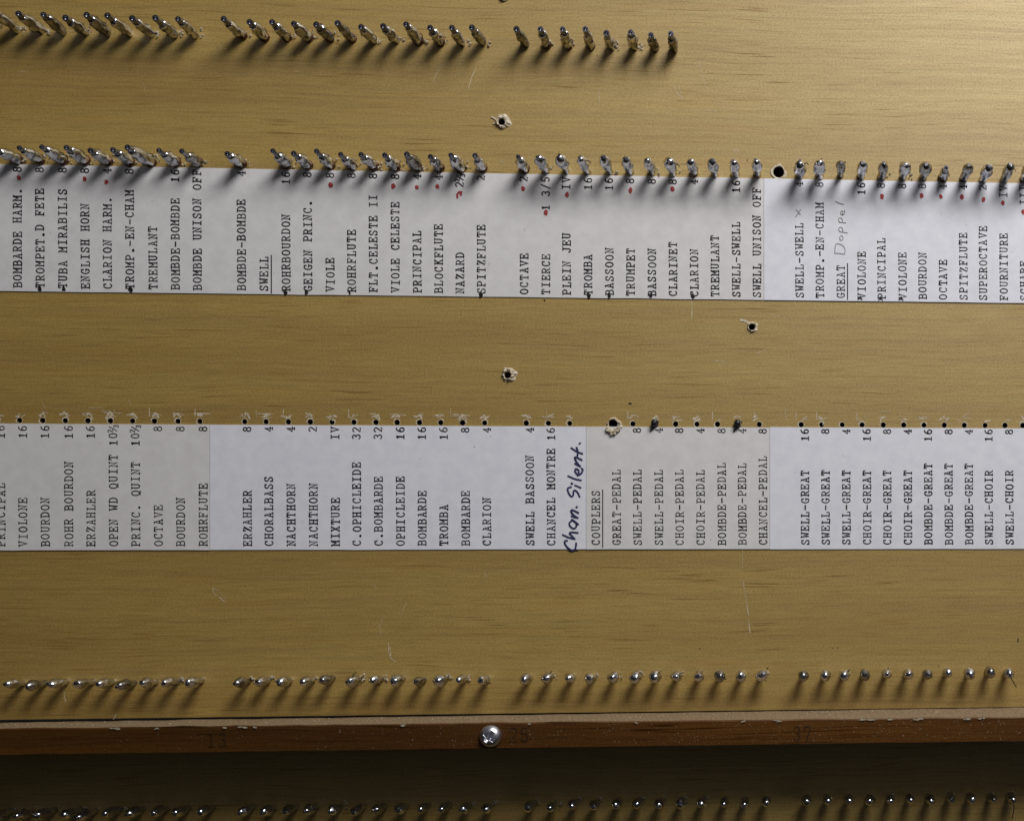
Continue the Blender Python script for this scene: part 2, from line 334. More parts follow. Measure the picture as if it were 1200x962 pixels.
PINHOLES = []
for i, (c, r, kind, x) in enumerate(HOLE_LIST):
    bm = bmesh.new(); cup(bm, c, r, 0.009)
    o = obj('pin_hole' if kind in ('pin', 'burst') else 'screw_hole', bm, MAT['hole'], board)
    if kind == 'pin':
        y = holes3_y(x)
        bm = bmesh.new()
        # bruised and lifted fibres just above the hole
        torn_ring(bm, W3(x + random.uniform(-.6, .6), y), r * 1.02, r * random.uniform(1.12, 1.3), 0.00006, 0.25, 18, (0.22, random.uniform(0.6, 3.6)), i * 1.7)
        if random.random() < (.8 if x < 700 else .4):        # a ragged scuff where the fibres were pushed up
            a, b, q, sk = random.uniform(2, 5.5), random.uniform(1.5, 4.5), random.uniform(-1.5, 1.5), random.uniform(-2, 2)
            P_ = [(x + q - a, y - 5.5 + sk + random.uniform(-1, 1.5)), (x + q - a * .4, y - 6 - b * .7 + random.uniform(-1, 1)), (x + q, y - 6.5 - b), (x + q + a * .5, y - 6 - b * .4 + random.uniform(-1.2, 1)), (x + q + a, y - 5 - sk + random.uniform(-1, 2))]
            lo_, hi_ = random.choice([(0, 5), (0, 3), (2, 5), (1, 5), (0, 4)])
            px_line(bm, P_[lo_:hi_], random.uniform(.9, 1.9), 0.00005)
            for k in range(random.randint(1, 4)):
                p_ = random.choice(P_); blot(bm, W3(p_[0] + random.uniform(-1, 1), p_[1] + random.uniform(-1, 1.5), 0.00006 + k * 5e-6), random.uniform(.00015, .00045), random.uniform(.0001, .0003), 0, .5, 8, random.uniform(0, 3))
        if x < 560 and random.random() < .6:
            px_line(bm, [(x - random.uniform(5, 12), y - 9 + random.uniform(-1.5, 1)), (x, y - 9.5), (x + random.uniform(4, 12), y - 8.5 + random.uniform(-1, 1.5))], random.uniform(.7, 1.1), 0.00003)
        amt = (1 if x < 560 else 1) if x < 700 else 1
        for k in range(random.randint(amt, amt + 2)):
            cx, cy = x + random.uniform(-5.5, 5), y - random.uniform(5, 10)
            ln = random.uniform(2.5, 7); sl = random.uniform(-0.9, 0.9) if random.random() < .6 else random.uniform(-.1, .1)
            px_line(bm, [(cx - ln / 2, cy - sl * ln / 2), (cx, cy + random.uniform(-.7, .7)), (cx + ln / 2, cy + sl * ln / 2)], random.uniform(.6, 1.5), 0.00004 + k * 4e-6)
        if x < 640:
            for k in range(2):
                blot(bm, W3(x + random.uniform(-3, 3), y - random.uniform(5, 9), 0.00003 + k * 5e-6), random.uniform(.0002, .0006), random.uniform(.00015, .0004), 0, .45, 9, random.uniform(0, 3))
        if random.random() < 0.3:
            px_line(bm, [(x - 6, y - 15), (x - 6, y - 6)], 0.7, 0.00003)
        obj('torn_fibre', bm, MAT['fibre'], o)
    elif kind == 'screw':
        x_, y_, r_, ro, hg = [s for s in SCREW_HOLES if s[0] == x][0]
        bm = bmesh.new(); torn_ring(bm, c, r, ro * 0.00080, hg * 0.0011, 0.26, 30, (0.25, random.uniform(-.3, .6)), i * 2.3)
        if x == 881:
            px_line(bm, [(868, 375), (873, 376), (879, 379)], 2.6, 0.00012)
        if x == 588:
            px_line(bm, [(576, 137), (580, 139), (583, 142)], 1.8, 0.0003); px_line(bm, [(578, 145), (582, 144)], 1.4, 0.0003)
        obj('splintered_rim', bm, MAT['fibre'], o)
    elif kind == 'plain':
        bm = bmesh.new(); torn_ring(bm, c, r * 1.01, 0.0023, 0.00022, 0.25, 24, None, 9.1)
        obj('splintered_rim', bm, MAT['fibre'], o)
    else:
        bm = bmesh.new(); torn_ring(bm, c, r * 1.01, 0.0022, 0.0007, 0.45, 30, (0.25, -1.2), 4.4)
        for k in range(16):      # a bent tongue of fibres over the paper edge
            a = random.uniform(-2.6, -0.3); p = c + Vector((0.0021 * math.cos(a) * random.uniform(.8, 1.25), -0.0009, 0.0022 * math.sin(a) * random.uniform(.8, 1.3) - 0.0003))
            bmesh.ops.create_icosphere(bm, subdivisions=1, radius=random.uniform(.00022, .0005), matrix=Matrix.Translation(p) @ Matrix.Diagonal((1.3, .7, .8, 1)))
        obj('splintered_rim', bm, MAT['fibre'], o)

# scratches, dents and flecks on the upper board
bm = bmesh.new()
S = [([(557, 82), (553, 90), (549, 104)], .9), ([(516, 80), (511, 88), (508, 97)], .6), ([(790, 103), (794, 110), (800, 115)], 1.1), ([(796, 103), (798, 110)], .7),
     ([(819, 72), (824, 92), (830, 110)], .5), ([(829, 129), (834, 130), (839, 131)], 1.0), ([(702, 106), (702.5, 120)], .6), ([(810, 350), (811, 362), (810.5, 373)], 1.3),
     ([(930, 352), (932, 356), (933, 359)], 1.2), ([(904, 368), (910, 371), (914, 370.5), (918, 368.5)], 1.0), ([(887, 414), (892, 412), (896, 410)], 1.1),
     ([(836, 422), (844, 423.5), (851, 425)], .7), ([(871, 682), (873, 694), (875, 708), (877, 720)], .8), ([(873.6, 700), (877.5, 721)], .7),
     ([(877, 726), (878, 733), (879, 741)], 1.3), ([(880, 731), (883, 735)], .6), ([(249, 689), (252, 690), (258, 694), (265, 703), (263, 705), (256, 699), (250, 695), (249, 689)], .7),
     ([(252, 697), (260, 701)], .6), ([(455, 753), (455.5, 764), (458, 771), (463, 775)], 1.0), ([(457, 758), (458, 768)], 1.4), ([(470, 718), (474, 711), (476, 706)], .5),
     ([(438, 684), (441, 690)], .5), ([(446, 744), (445, 733), (449, 722)], .5), ([(75, 809), (75.5, 816), (77, 822)], .9), ([(133, 842), (136, 837)], 1.3), ([(568, 672), (570, 676)], 1.0),
     ([(168, 98), (170, 106)], .5), ([(346, 84), (352, 84.5)], .8), ([(860, 178), (863, 176), (866, 179)], .8), ([(560, 187), (566, 187)], .9), ([(586, 188), (592, 192)], .6), ([(586, 192), (592, 188)], .6),
     ([(870, 640), (870.5, 668)], .5), ([(24, 84), (30, 84.5)], .7), ([(150, 468), (153, 474)], .7), ([(50, 472), (53, 479)], .6), ([(104, 478), (120, 477.5), (120, 482), (128, 482)], .7),
     ([(133, 480), (135, 484), (143, 484)], .7), ([(300, 481), (300.5, 489)], .6), ([(528, 479), (528, 488), (540, 488)], .6), ([(640, 479), (640.5, 488)], .5), ([(920, 480), (921, 492)], .5),
     ([(1033, 483), (1043, 482.5)], .9), ([(1054, 484), (1055, 489), (1060, 490)], .8), ([(1076, 489), (1090, 488.5)], .9), ([(1128, 489), (1136, 484)], .9), ([(1012, 490), (1018, 487)], .6)]
for k, (pts, w) in enumerate(S):
    b1 = bmesh.new(); px_line(b1, pts, w, 0.00002 + 1.5e-6 * k); obj('scratch', b1, MAT['scratch'], board)
for k in range(95):
    x, y = random.uniform(0, 1200), random.choice([random.uniform(2, 185), random.uniform(362, 488), random.uniform(655, 830)])
    blot(bm, W3(x, y, 0.00002), random.uniform(.00006, .0002), random.uniform(.00005, .00014), 0, .4, 7)
obj('small_nicks', bm, MAT['scratch'], board)['kind'] = 'stuff'
bm = bmesh.new()
for x, y, a, b in [(738, 473, 2.2, 1), (899, 783, 1.0, 1), (1193, 750, .9, 2.6), (875.5, 188, .7, 1.4), (638, 352, 1, 1.5), (820, 760, .8, .8), (982, 759, .8, .8), (976, 759, .8, .8), (1100, 780, .9, .6), (700, 66, .6, .5), (300, 120, .6, .5)]:
    blot(bm, W3(x, y, 0.000025), a * .00025, b * .00025, 0, .35, 8)
for x, y, ln in [(30, 648, 0)]: pass
blot(bm, W3(672, 645.5, 0.000022), .0016, .00025, 0, .3, 16)          # painted shadow of the lifted strip edge, below the handwriting
obj('dark_specks_and_edge_shadow', bm, MAT['black'], board)['kind'] = 'stuff'

# ------------------------------------------------------------------ typewriter lettering (stroke glyphs, unit box 6 x 9)
def arc(cx, cy, rx, ry, a0, a1, n=9):
    return [(cx + rx * math.cos(math.radians(a0 + (a1 - a0) * i / n)), cy + ry * math.sin(math.radians(a0 + (a1 - a0) * i / n))) for i in range(n + 1)]
G = {
 'A': [[(.9, 0), (3, 9), (5.1, 0)], [(1.7, 3), (4.3, 3)], [(0, 0), (1.9, 0)], [(4.1, 0), (6, 0)], [(1.7, 9), (3, 9)]],
 'B': [[(1, 0), (1, 9)], [(0, 9), (3.4, 9)] + arc(3.4, 6.9, 1.8, 2.1, 90, -90) + [(1, 4.8)], [(1, 4.8), (3.5, 4.8)] + arc(3.5, 2.4, 2.2, 2.4, 90, -90) + [(0, 0)]],
 'C': [arc(3.1, 4.5, 2.6, 4.5, 42, 318, 16), [(5.1, 9), (5.1, 6.4)]],
 'D': [[(1, 0), (1, 9)], [(0, 9), (2.6, 9)] + arc(2.6, 4.5, 3.0, 4.5, 90, -90, 12) + [(0, 0)]],
 'E': [[(1, 0), (1, 9)], [(0, 9), (5.4, 9), (5.4, 6.9)], [(1, 4.7), (3.6, 4.7)], [(3.6, 5.8), (3.6, 3.6)], [(0, 0), (5.7, 0), (5.7, 2.2)]],
 'F': [[(1.2, 0), (1.2, 9)], [(.2, 9), (5.7, 9), (5.7, 6.9)], [(1.2, 4.7), (3.8, 4.7)], [(3.8, 5.8), (3.8, 3.6)], [(.2, 0), (3.2, 0)]],
 'G': [arc(3.1, 4.5, 2.6, 4.5, 45, 315, 16), [(5.0, 9), (5.0, 6.6)], [(3.4, 3.9), (6, 3.9)], [(5.1, 3.9), (5.1, .7)]],
 'H': [[(1, 0), (1, 9)], [(5, 0), (5, 9)], [(1, 4.6), (5, 4.6)], [(0, 9), (2, 9)], [(4, 9), (6, 9)], [(0, 0), (2, 0)], [(4, 0), (6, 0)]],
 'I': [[(3, 0), (3, 9)], [(1, 9), (5, 9)], [(1, 0), (5, 0)]],
 'J': [[(4.3, 9), (4.3, 2.4)] + arc(2.4, 2.4, 1.9, 2.4, 0, -170), [(2.6, 9), (6, 9)]],
 'K': [[(1, 0), (1, 9)], [(5, 9), (1, 3.6)], [(2.4, 5.2), (5.2, 0)], [(0, 9), (2, 9)], [(3.9, 9), (5.8, 9)], [(0, 0), (2, 0)], [(4.2, 0), (6, 0)]],
 'L': [[(1.6, 0), (1.6, 9)], [(.4, 9), (2.9, 9)], [(.3, 0), (5.7, 0), (5.7, 2.8)]],
 'M': [[(.8, 0), (.8, 9), (3, 3.8), (5.2, 9), (5.2, 0)], [(-.2, 9), (.8, 9)], [(5.2, 9), (6.2, 9)], [(-.2, 0), (1.9, 0)], [(4.1, 0), (6.2, 0)]],
 'N': [[(1, 0), (1, 9), (5, 0), (5, 9)], [(-.1, 9), (1, 9)], [(4, 9), (6.1, 9)], [(-.1, 0), (2, 0)]],
 'O': [arc(3, 4.5, 2.6, 4.5, 0, 360, 22)],
 'P': [[(1.2, 0), (1.2, 9)], [(.2, 9), (3.4, 9)] + arc(3.4, 6.6, 2.2, 2.4, 90, -90) + [(1.2, 4.2)], [(.2, 0), (3.2, 0)]],
 'Q': [arc(3, 4.6, 2.6, 4.4, 0, 360, 22), [(1.8, -.9), (3, .1), (4.3, -1), (5.4, -.6)]],
 'R': [[(1, 0), (1, 9)], [(0, 9), (3.2, 9)] + arc(3.2, 6.8, 2.0, 2.2, 90, -90) + [(1, 4.6)], [(3, 4.6), (5.2, 0), (6.1, 0)], [(0, 0), (2.2, 0)]],
 'S': [arc(3, 6.8, 2.1, 2.2, 30, 210, 9) + [(1.6, 5.2), (4.3, 4.0)] + arc(3, 2.3, 2.2, 2.3, 30, -150, 9), [(5, 9), (5, 6.9)], [(.7, 0), (.7, 2.4)]],
 'T': [[(.4, 6.8), (.4, 9), (5.6, 9), (5.6, 6.8)], [(3, 9), (3, 0)], [(1.7, 0), (4.3, 0)]],
 'U': [[(1, 9), (1, 2.6)] + arc(3, 2.6, 2, 2.6, 180, 360) + [(5, 9)], [(0, 9), (2, 9)], [(4, 9), (6, 9)]],
 'V': [[(.7, 9), (3, 0), (5.3, 9)], [(-.2, 9), (1.8, 9)], [(4.2, 9), (6.2, 9)]],
 'W': [[(.6, 9), (1.6, 0), (3, 6), (4.4, 0), (5.4, 9)], [(-.2, 9), (1.6, 9)], [(4.4, 9), (6.2, 9)]],
 'X': [[(.8, 9), (5.2, 0)], [(5.2, 9), (.8, 0)], [(0, 9), (1.8, 9)], [(4.2, 9), (6, 9)], [(0, 0), (1.8, 0)], [(4.2, 0), (6, 0)]],
 'Z': [[(.9, 7), (.9, 9), (5.2, 9), (.7, 0), (5.3, 0), (5.3, 2.2)]],
 '.': [arc(3, .5, .45, .45, 0, 360, 8)], '-': [[(.7, 4.3), (5.3, 4.3)]], '/': [[(.8, -1), (5.2, 10)]],
 '0': [arc(3, 4.5, 2.3, 4.5, 0, 360, 20)],
 '1': [[(1.4, 7.6), (3, 9), (3, 0)], [(1, 0), (5, 0)]],
 '2': [arc(3, 6.7, 2.2, 2.3, 165, -30, 10) + [(.8, 0), (5.2, 0), (5.2, .9)]],
 '3': [arc(2.9, 6.9, 2.0, 2.1, 150, -80, 9), arc(2.9, 2.4, 2.3, 2.4, 85, -155, 10)],
 '4': [[(3.9, 0), (3.9, 9), (.6, 2.6), (5.6, 2.6)], [(2.8, 0), (5, 0)]],
 '5': [[(4.9, 9), (1.3, 9), (1.1, 4.7)] + arc(2.9, 2.9, 2.3, 2.7, 130, -150, 11)],
 '6': [[(4.7, 9)] + arc(4.2, 3.4, 3.4, 5.4, 95, 165, 6) + arc(3, 2.6, 2.2, 2.6, 170, -190, 16)],
 '7': [[(.8, 7), (.8, 9), (5.2, 9), (2.4, 0)]],
 '8': [arc(3, 6.8, 1.9, 2.1, -90, 270, 16), arc(3, 2.4, 2.3, 2.4, 90, 450, 16)],
 '~': [[(x * .62 - 1.5, y * .6 + 4.8) for x, y in arc(3, 6.7, 2.2, 2.3, 165, -30, 8) + [(.8, 0), (5.2, 0)]], [(.4, .2), (5.4, 8.6)],
       [(x * .62 + 3.7, y * .6 - 1.9) for x, y in arc(2.9, 6.9, 2.0, 2.1, 150, -80, 8)], [(x * .62 + 3.7, y * .6 - 1.9) for x, y in arc(2.9, 2.4, 2.3, 2.4, 85, -155, 8)]],
}
ADV = 0.00208; CAP = 0.00222; UNIT = CAP / 9; GW = 0.000290
PAPER_T = 0.00028
INKH = PAPER_T + 0.00002
def typed(parent, text, xc, y0, h, boldness=1.0):
    """One typed line running up the strip, letter tops toward the left."""
    bm = bmesh.new(); b = W3(xc, y0 - 60, h); base = W3(xc, y0, h); base.x = b.x
    dx = random.uniform(-.00004, .00004)
    for i, ch in enumerate(text):
        if ch == ' ' or ch not in G: continue
        jx, jz = random.uniform(-6e-5, 6e-5), random.uniform(-5e-5, 5e-5); rot = random.uniform(-.025, .025); wk = GW * boldness * random.uniform(.88, 1.16)
        for k, st in enumerate(G[ch]):
            pts = []
            for gx, gy in st:
                X, Y = (gx - 3) * UNIT * 1.0, (gy - 4.5) * UNIT
                X, Y = X - rot * Y, Y + rot * X
                pts.append(Vector((base.x - Y + jx + dx, base.y, base.z + i * ADV + ADV * .44 + X + jz)))
            ribbon(bm, pts, wk * (1.6 if ch == '.' else 1.25 if ch == '-' else .82 if ch == '~' else 1), k * 2.2e-6)
    return obj('typed_line', bm, MAT['ink'], parent)

def line_text(name, num):
    if not num: return name
    return name + ' ' * (17 - len(name) - len(num)) + num

def strip(name_label, top, bot, x0, x1, mt, t=PAPER_T):
    """Paper strip lying on the board: px edges, slightly uneven cut."""
    bm = bmesh.new(); n = max(4, int(abs(x1 - x0) / 24)); F_, B_ = [], []
    ph = random.uniform(0, 9)
    for i in range(n + 1):
        x = x0 + (x1 - x0) * i / n
        jt = .5 * noise.noise(Vector((x * .02 + ph, 1, 0))); jb = .5 * noise.noise(Vector((x * .02 + ph, 5, 0)))
        e = 0.0
        row = []
        for y in (top(x) + jt, bot(x) + jb):
            row.append((W3(x, y, t), W3(x, y, 0.00002)))
        F_.append([bm.verts.new(r[0]) for r in row]); B_.append([bm.verts.new(r[1]) for r in row])
    for i in range(n):
        bm.faces.new((F_[i][0], F_[i][1], F_[i + 1][1], F_[i + 1][0]))
        bm.faces.new((F_[i][0], F_[i + 1][0], B_[i + 1][0], B_[i][0])); bm.faces.new((F_[i][1], B_[i][1], B_[i + 1][1], F_[i + 1][1]))
    for k in (0, n): bm.faces.new((F_[k][0], B_[k][0], B_[k][1], F_[k][1]))
    bmesh.ops.recalc_face_normals(bm, faces=bm.faces)
    o = obj('paper_strip', bm, MAT[mt])
    tag(o, name_label, 'label strip', 'typed paper label strips')
    return o

t2 = lambda x: 192.5 + 0.0188 * x
b2 = lambda x: 341.2 + 0.0117 * x
t3 = lambda x: 496.3 + 0.0052 * x
b3 = lambda x: 644.7 - 0.0017 * x
s2a = strip('upper left white paper strip typed with stops BOMBARDE HARM. to SWELL UNISON OFF', t2, b2, -60, 895.0, 'paper_grey')
s2b = strip('upper right white paper strip typed from SWELL-SWELL past GREAT to FOURNITURE', t2, b2, 895.35, 1262, 'paper_white', PAPER_T + 0.00004)
s3a = strip('lower left cream paper strip typed with stops VIOLONE to ROHRFLUTE', t3, b3, -60, 245.8, 'paper_cream', PAPER_T + 0.00005)
s3b = strip('lower bluish white paper strip typed ERZAHLER to CHANCEL MONTRE with handwriting at its end', t3, b3, 246.1, 686.7, 'paper_white')
s3c = strip('lower cream paper strip headed COUPLERS and typed with pedal couplers', t3, b3, 687.0, 902.0, 'paper_cream', PAPER_T + 0.00005)
s3d = strip('lower right bluish white paper strip typed with SWELL-GREAT to SWELL-CHOIR couplers', lambda x: t3(x) - .5, lambda x: b3(x) + .3, 902.3, 1262, 'paper_white')
HB = 0.00038                                        # lettering height above the board (over every strip thickness)

def y0_2(x): return 337.2 + 0.0129 * x
def y0_3(x): return 640.7 - 0.0023 * x
def underline(parent, x, ya, yb, h):
    bm = bmesh.new(); ribbon(bm, [W3(x, ya, h), W3(x, (ya + yb) / 2, h), W3(x, yb, h)], 0.00030); obj('underline', bm, MAT['ink'], parent)

for x, nm, num in ROW2:
    typed(s2a if x < 895 else s2b, line_text(nm, num), x, y0_2(x), HB)
for x, nm, num in ROW3:
    typed(s3a if x < 246 else s3b if x < 687 else s3c if x < 902 else s3d, line_text(nm, num), x, y0_3(x), HB)
underline(s2a, 318, 299.5, 343.5, HB); underline(s2b, 993.2, 309, 351, HB); underline(s3c, 706.3, 574, 641, HB)
for x, y, a, b in [(22, 208.3, 2, 3), (99, 209.8, 2, 3), (124.5, 213.4, 2.2, 2.8), (387.5, 217, 2.2, 3), (461, 218.3, 2.2, 3.1), (488.6, 219.6, 1.9, 2.1), (512.5, 218.6, 2.1, 2.9),
                   (613.2, 221.3, 2.0, 2.8), (639.6, 249.3, 2.4, 3.2), (664.3, 228.2, 2, 3), (738.8, 223.2, 2.1, 3.2), (788.3, 221.5, 2.2, 3)]:
    bm = bmesh.new(); blot(bm, W3(x, y, HB + 1e-5), a * .00028, b * .00027, 0, .2, 14, random.uniform(-.4, .4)); obj('red_dot', bm, MAT['red'], s2a)
bm = bmesh.new(); ribbon(bm, [W3(*p, HB + 1e-5) for p in ((536, 231.5), (535.8, 228), (538, 225.2), (540.3, 225.5), (540, 228.5))], .0006); obj('red_dot', bm, MAT['red'], s2a)
for x, y, a, b in [(1033.6, 230.6, 2.1, 2.8), (1080, 229.6, 2.1, 3), (1102.5, 230.4, 2.0, 2.7), (1127.3, 231, 2.0, 3), (1152.7, 234, 1.9, 3.2), (1175.2, 238, 2.1, 2.7), (1199, 248.5, 2, 2.8)]:
    bm = bmesh.new(); blot(bm, W3(x, y, HB + 1e-5), a * .00028, b * .00027, 0, .2, 14, random.uniform(-.4, .4)); obj('red_dot', bm, MAT['red'], s2b)
for x, y, big in [(46.7, 339, 1.1), (74.7, 339.2, 1), (153, 340, 1.2), (334.4, 343.2, 1.1), (359, 343, 1), (410, 344, .6), (563.5, 345.8, 1.2), (690, 347, 1.1), (714, 347.2, 1), (762.7, 347.2, 1), (812, 348, 1.1)]:
    bm = bmesh.new(); blot(bm, W3(x, y, HB + 1.2e-5), .00052 * big, .00056 * big, 0, .25, 12); blot(bm, W3(x - .5, y - 2, HB + 1.5e-5), .00038 * big, .0005 * big, 0, .3, 10); obj('ink_mark', bm, MAT['black'], s2a)
for x, y, big in [(1008, 349.8, .9), (1032, 350.4, 1), (1056, 350.4, .9)]:
    bm = bmesh.new(); px_line(bm, [(x - 2.4, y + 1.4), (x, y - 2.4), (x + 2.2, y + 1.6)], 1.3, HB + 1.2e-5); blot(bm, W3(x, y, HB + 1.5e-5), .0003 * big, .0004 * big, 0, .3, 9); obj('ink_mark', bm, MAT['black'], s2b)

def smooth_path(pts, k=5):
    if len(pts) < 3: return pts
    out = []
    P = [pts[0]] + list(pts) + [pts[-1]]
    for i in range(1, len(P) - 2):
        for j in range(k):
            t = j / k; p0, p1, p2, p3 = P[i - 1], P[i], P[i + 1], P[i + 2]
            out.append(tuple(.5 * (2 * p1[a] + (p2[a] - p0[a]) * t + (2 * p0[a] - 5 * p1[a] + 4 * p2[a] - p3[a]) * t * t + (3 * p1[a] - p0[a] - 3 * p2[a] + p3[a]) * t ** 3) for a in (0, 1)))
    out.append(pts[-1]); return out
def hand(parent, strokes, ox, oy, sc_, wpx, mt, h):
    bm = bmesh.new()
    for k, st in enumerate(strokes):
        px_line(bm, [(ox + x / sc_, oy + y / sc_) for x, y in smooth_path(st)], wpx * random.uniform(.9, 1.12), h + k * 3e-6)
    return obj('handwriting', bm, MAT[mt], parent)
hand(s3b, [[(215, 640), (176, 652), (180, 700), (230, 768), (300, 808), (350, 792), (368, 742), (373, 688)],
           [(140, 540), (250, 588), (350, 612)], [(342, 606), (300, 560), (258, 514), (300, 496), (402, 506)],
           [(302, 288), (254, 340), (270, 392), (320, 430), (368, 412), (376, 350), (340, 312), (302, 284)], [(298, 274), (350, 310), (408, 360)],
           [(294, 214), (345, 232), (402, 246)], [(380, 238), (318, 186), (284, 132), (312, 112), (412, 160)], [(378, 60), (388, 55)]],
     650, 590, 14.8, 1.95, 'marker', HB + 2e-5)
hand(s3b, [[(206, 646), (168, 660), (164, 690), (184, 738), (212, 766), (234, 744), (236, 700), (258, 690), (290, 720), (312, 768)],
           [(254, 624), (290, 640), (327, 656)], [(210, 600), (222, 606)], [(168, 508), (250, 544), (331, 562)],
           [(292, 502), (256, 452), (266, 420), (300, 440), (302, 492), (336, 472), (352, 430), (338, 416)],
           [(254, 354), (288, 372), (322, 390)], [(314, 384), (274, 332), (252, 284), (270, 275), (340, 308)],
           [(208, 158), (280, 204), (348, 230)], [(276, 154), (290, 208), (285, 262)], [(310, 103), (321, 98)]],
     650, 510, 10.68, 1.95, 'marker', HB + 2e-5)
hand(s2b, [[(430, 532), (470, 534), (516, 540)], [(431, 530), (434, 490), (440, 456), (470, 452), (505, 470), (521, 500), (516, 538)],
           [(478, 416), (474, 396), (486, 380), (502, 392), (500, 412), (486, 420), (478, 414)],
           [(541, 356), (508, 350), (474, 346)], [(478, 346), (466, 328), (472, 308), (490, 308), (500, 326), (500, 346)],
           [(528, 270), (500, 266), (470, 264)], [(474, 264), (464, 246), (470, 228), (488, 228), (498, 246), (498, 264)],
           [(498, 200), (502, 176), (492, 164), (482, 178), (488, 196), (508, 196), (518, 178), (514, 160)],
           [(438, 82), (470, 98), (506, 108)]], 920, 225, 7.4, .85, 'pencil', HB + 2e-5)
hand(s2b, [[(90, 218), (112, 190), (136, 152)], [(96, 156), (112, 172), (132, 198)]], 920, 225, 7.4, .9, 'pencil', HB + 2e-5)
# faint specks and dents on the strips
for s_, xa, xb, ya, yb, nn in ((s2a, 5, 880, 230, 340, 14), (s2b, 900, 1195, 250, 345, 6), (s3a, 5, 240, 510, 635, 6), (s3b, 255, 660, 510, 635, 12), (s3c, 715, 895, 520, 635, 4), (s3d, 910, 1195, 515, 635, 7)):
    bm = bmesh.new()
    for k in range(nn): blot(bm, W3(random.uniform(xa, xb), random.uniform(ya, yb), HB), random.uniform(.00006, .00014), random.uniform(.00006, .00014), 0, .4, 7)
    obj('pencil_specks', bm, MAT['pencil'], s_)

# ------------------------------------------------------------------ dark rail across the board
RT_ = 0.018
lineA = lambda x: 846.6 - 0.0155 * x           # top edge against the board
lineB = lambda x: 853.2 - 0.0118 * x           # front top edge
lineC = lambda x: 884.0 - 0.0135 * x           # front bottom edge
bm = bmesh.new(); n = 90; rows = []
for i in range(n + 1):
    x = -70 + 1350 * i / n
    j = lambda s, a: a * noise.noise(Vector((x * .03, s, 2.2))) + a * .6 * noise.noise(Vector((x * .13, s, 7.2)))
    pa, pb, pc = W3(x, lineA(x) + j(0, .8)), W3(x, lineB(x) + j(3, .9), RT_), W3(x, lineC(x) + j(6, .7), RT_)
    pb2 = W3(x, lineB(x) + 1.6 + j(3, .9), RT_ + .0003)
    pd = Vector((pc.x, 0.004, pc.z + .0001))
    rows.append([bm.verts.new(p) for p in (pa + Vector((0, .004, -.00012)), pb, pb2, pc, pd)])
for i in range(n):
    for k in range(4):
        f = bm.faces.new((rows[i][k], rows[i][k + 1], rows[i + 1][k + 1], rows[i + 1][k])); f.material_index = 1 if k == 0 else 0
for k in (0, n): bm.faces.new(rows[k])
bmesh.ops.recalc_face_normals(bm, faces=bm.faces)
rail = obj('wooden_rail', bm, [MAT['rail'], MAT['dust']])
tag(rail, 'dark brown wooden rail with dusty top edge running across below the soldered pins', 'rail')
def pencil_number(txt, x, y, s):
    bm = bmesh.new()
    for i, ch in enumerate(txt):
        for k, st in enumerate(G[ch]):
            ribbon(bm, [W3(x + (i * 7.5 + gx - 3) * s, y - (gy - 4.5) * s, RT_ + .0004) for gx, gy in st], .00021, k * 2.5e-6)
    obj('pencil_number', bm, MAT['pencil_dark'], rail)
pencil_number('13', 248, 866, 1.7); pencil_number('25', 602, 860, 1.7); pencil_number('37', 934, 859, 1.7)
bm = bmesh.new()
for k in range(330):                            # pale flecks, thicker toward the right
    x = 1200 * random.random() ** 0.45; t = random.random()
    y = lineB(x) + 3 + t * (lineC(x) - lineB(x) - 5)
    blot(bm, W3(x, y, RT_ + .00034), random.uniform(.00004, .00013), random.uniform(.00004, .00009), 0, .4, 6, random.uniform(0, 3))
for k in range(120):
    x = random.uniform(0, 1200); y = (lineA(x) * .62 + lineB(x) * .38) + random.uniform(-2, 2)
    t = (y - lineA(x)) / max(lineB(x) - lineA(x), 1)
    p = W3(x, y, max(0, RT_ * t) + .0005)
    bmesh.ops.create_icosphere(bm, subdivisions=1, radius=random.uniform(.00010, .00024), matrix=Matrix.Translation(p))
for x, w in [(140, 14), (285, 9), (475, 8), (265, 8), (913, 12), (1022, 20), (1040, 9), (1076, 10), (1132, 10), (1150, 7), (300, 5), (182, 6), (620, 4), (745, 4), (870, 5)]:
    for q in range(3):
        blot(bm, W3(x + random.uniform(-w / 2, w / 2), lineB(x) + 2.0 + random.uniform(-.6, .8), RT_ + .0006 + q * 2e-5), w * .00007, .00018, 0, .5, 10)
obj('pale_flecks', bm, MAT['flux'], rail)['kind'] = 'stuff'

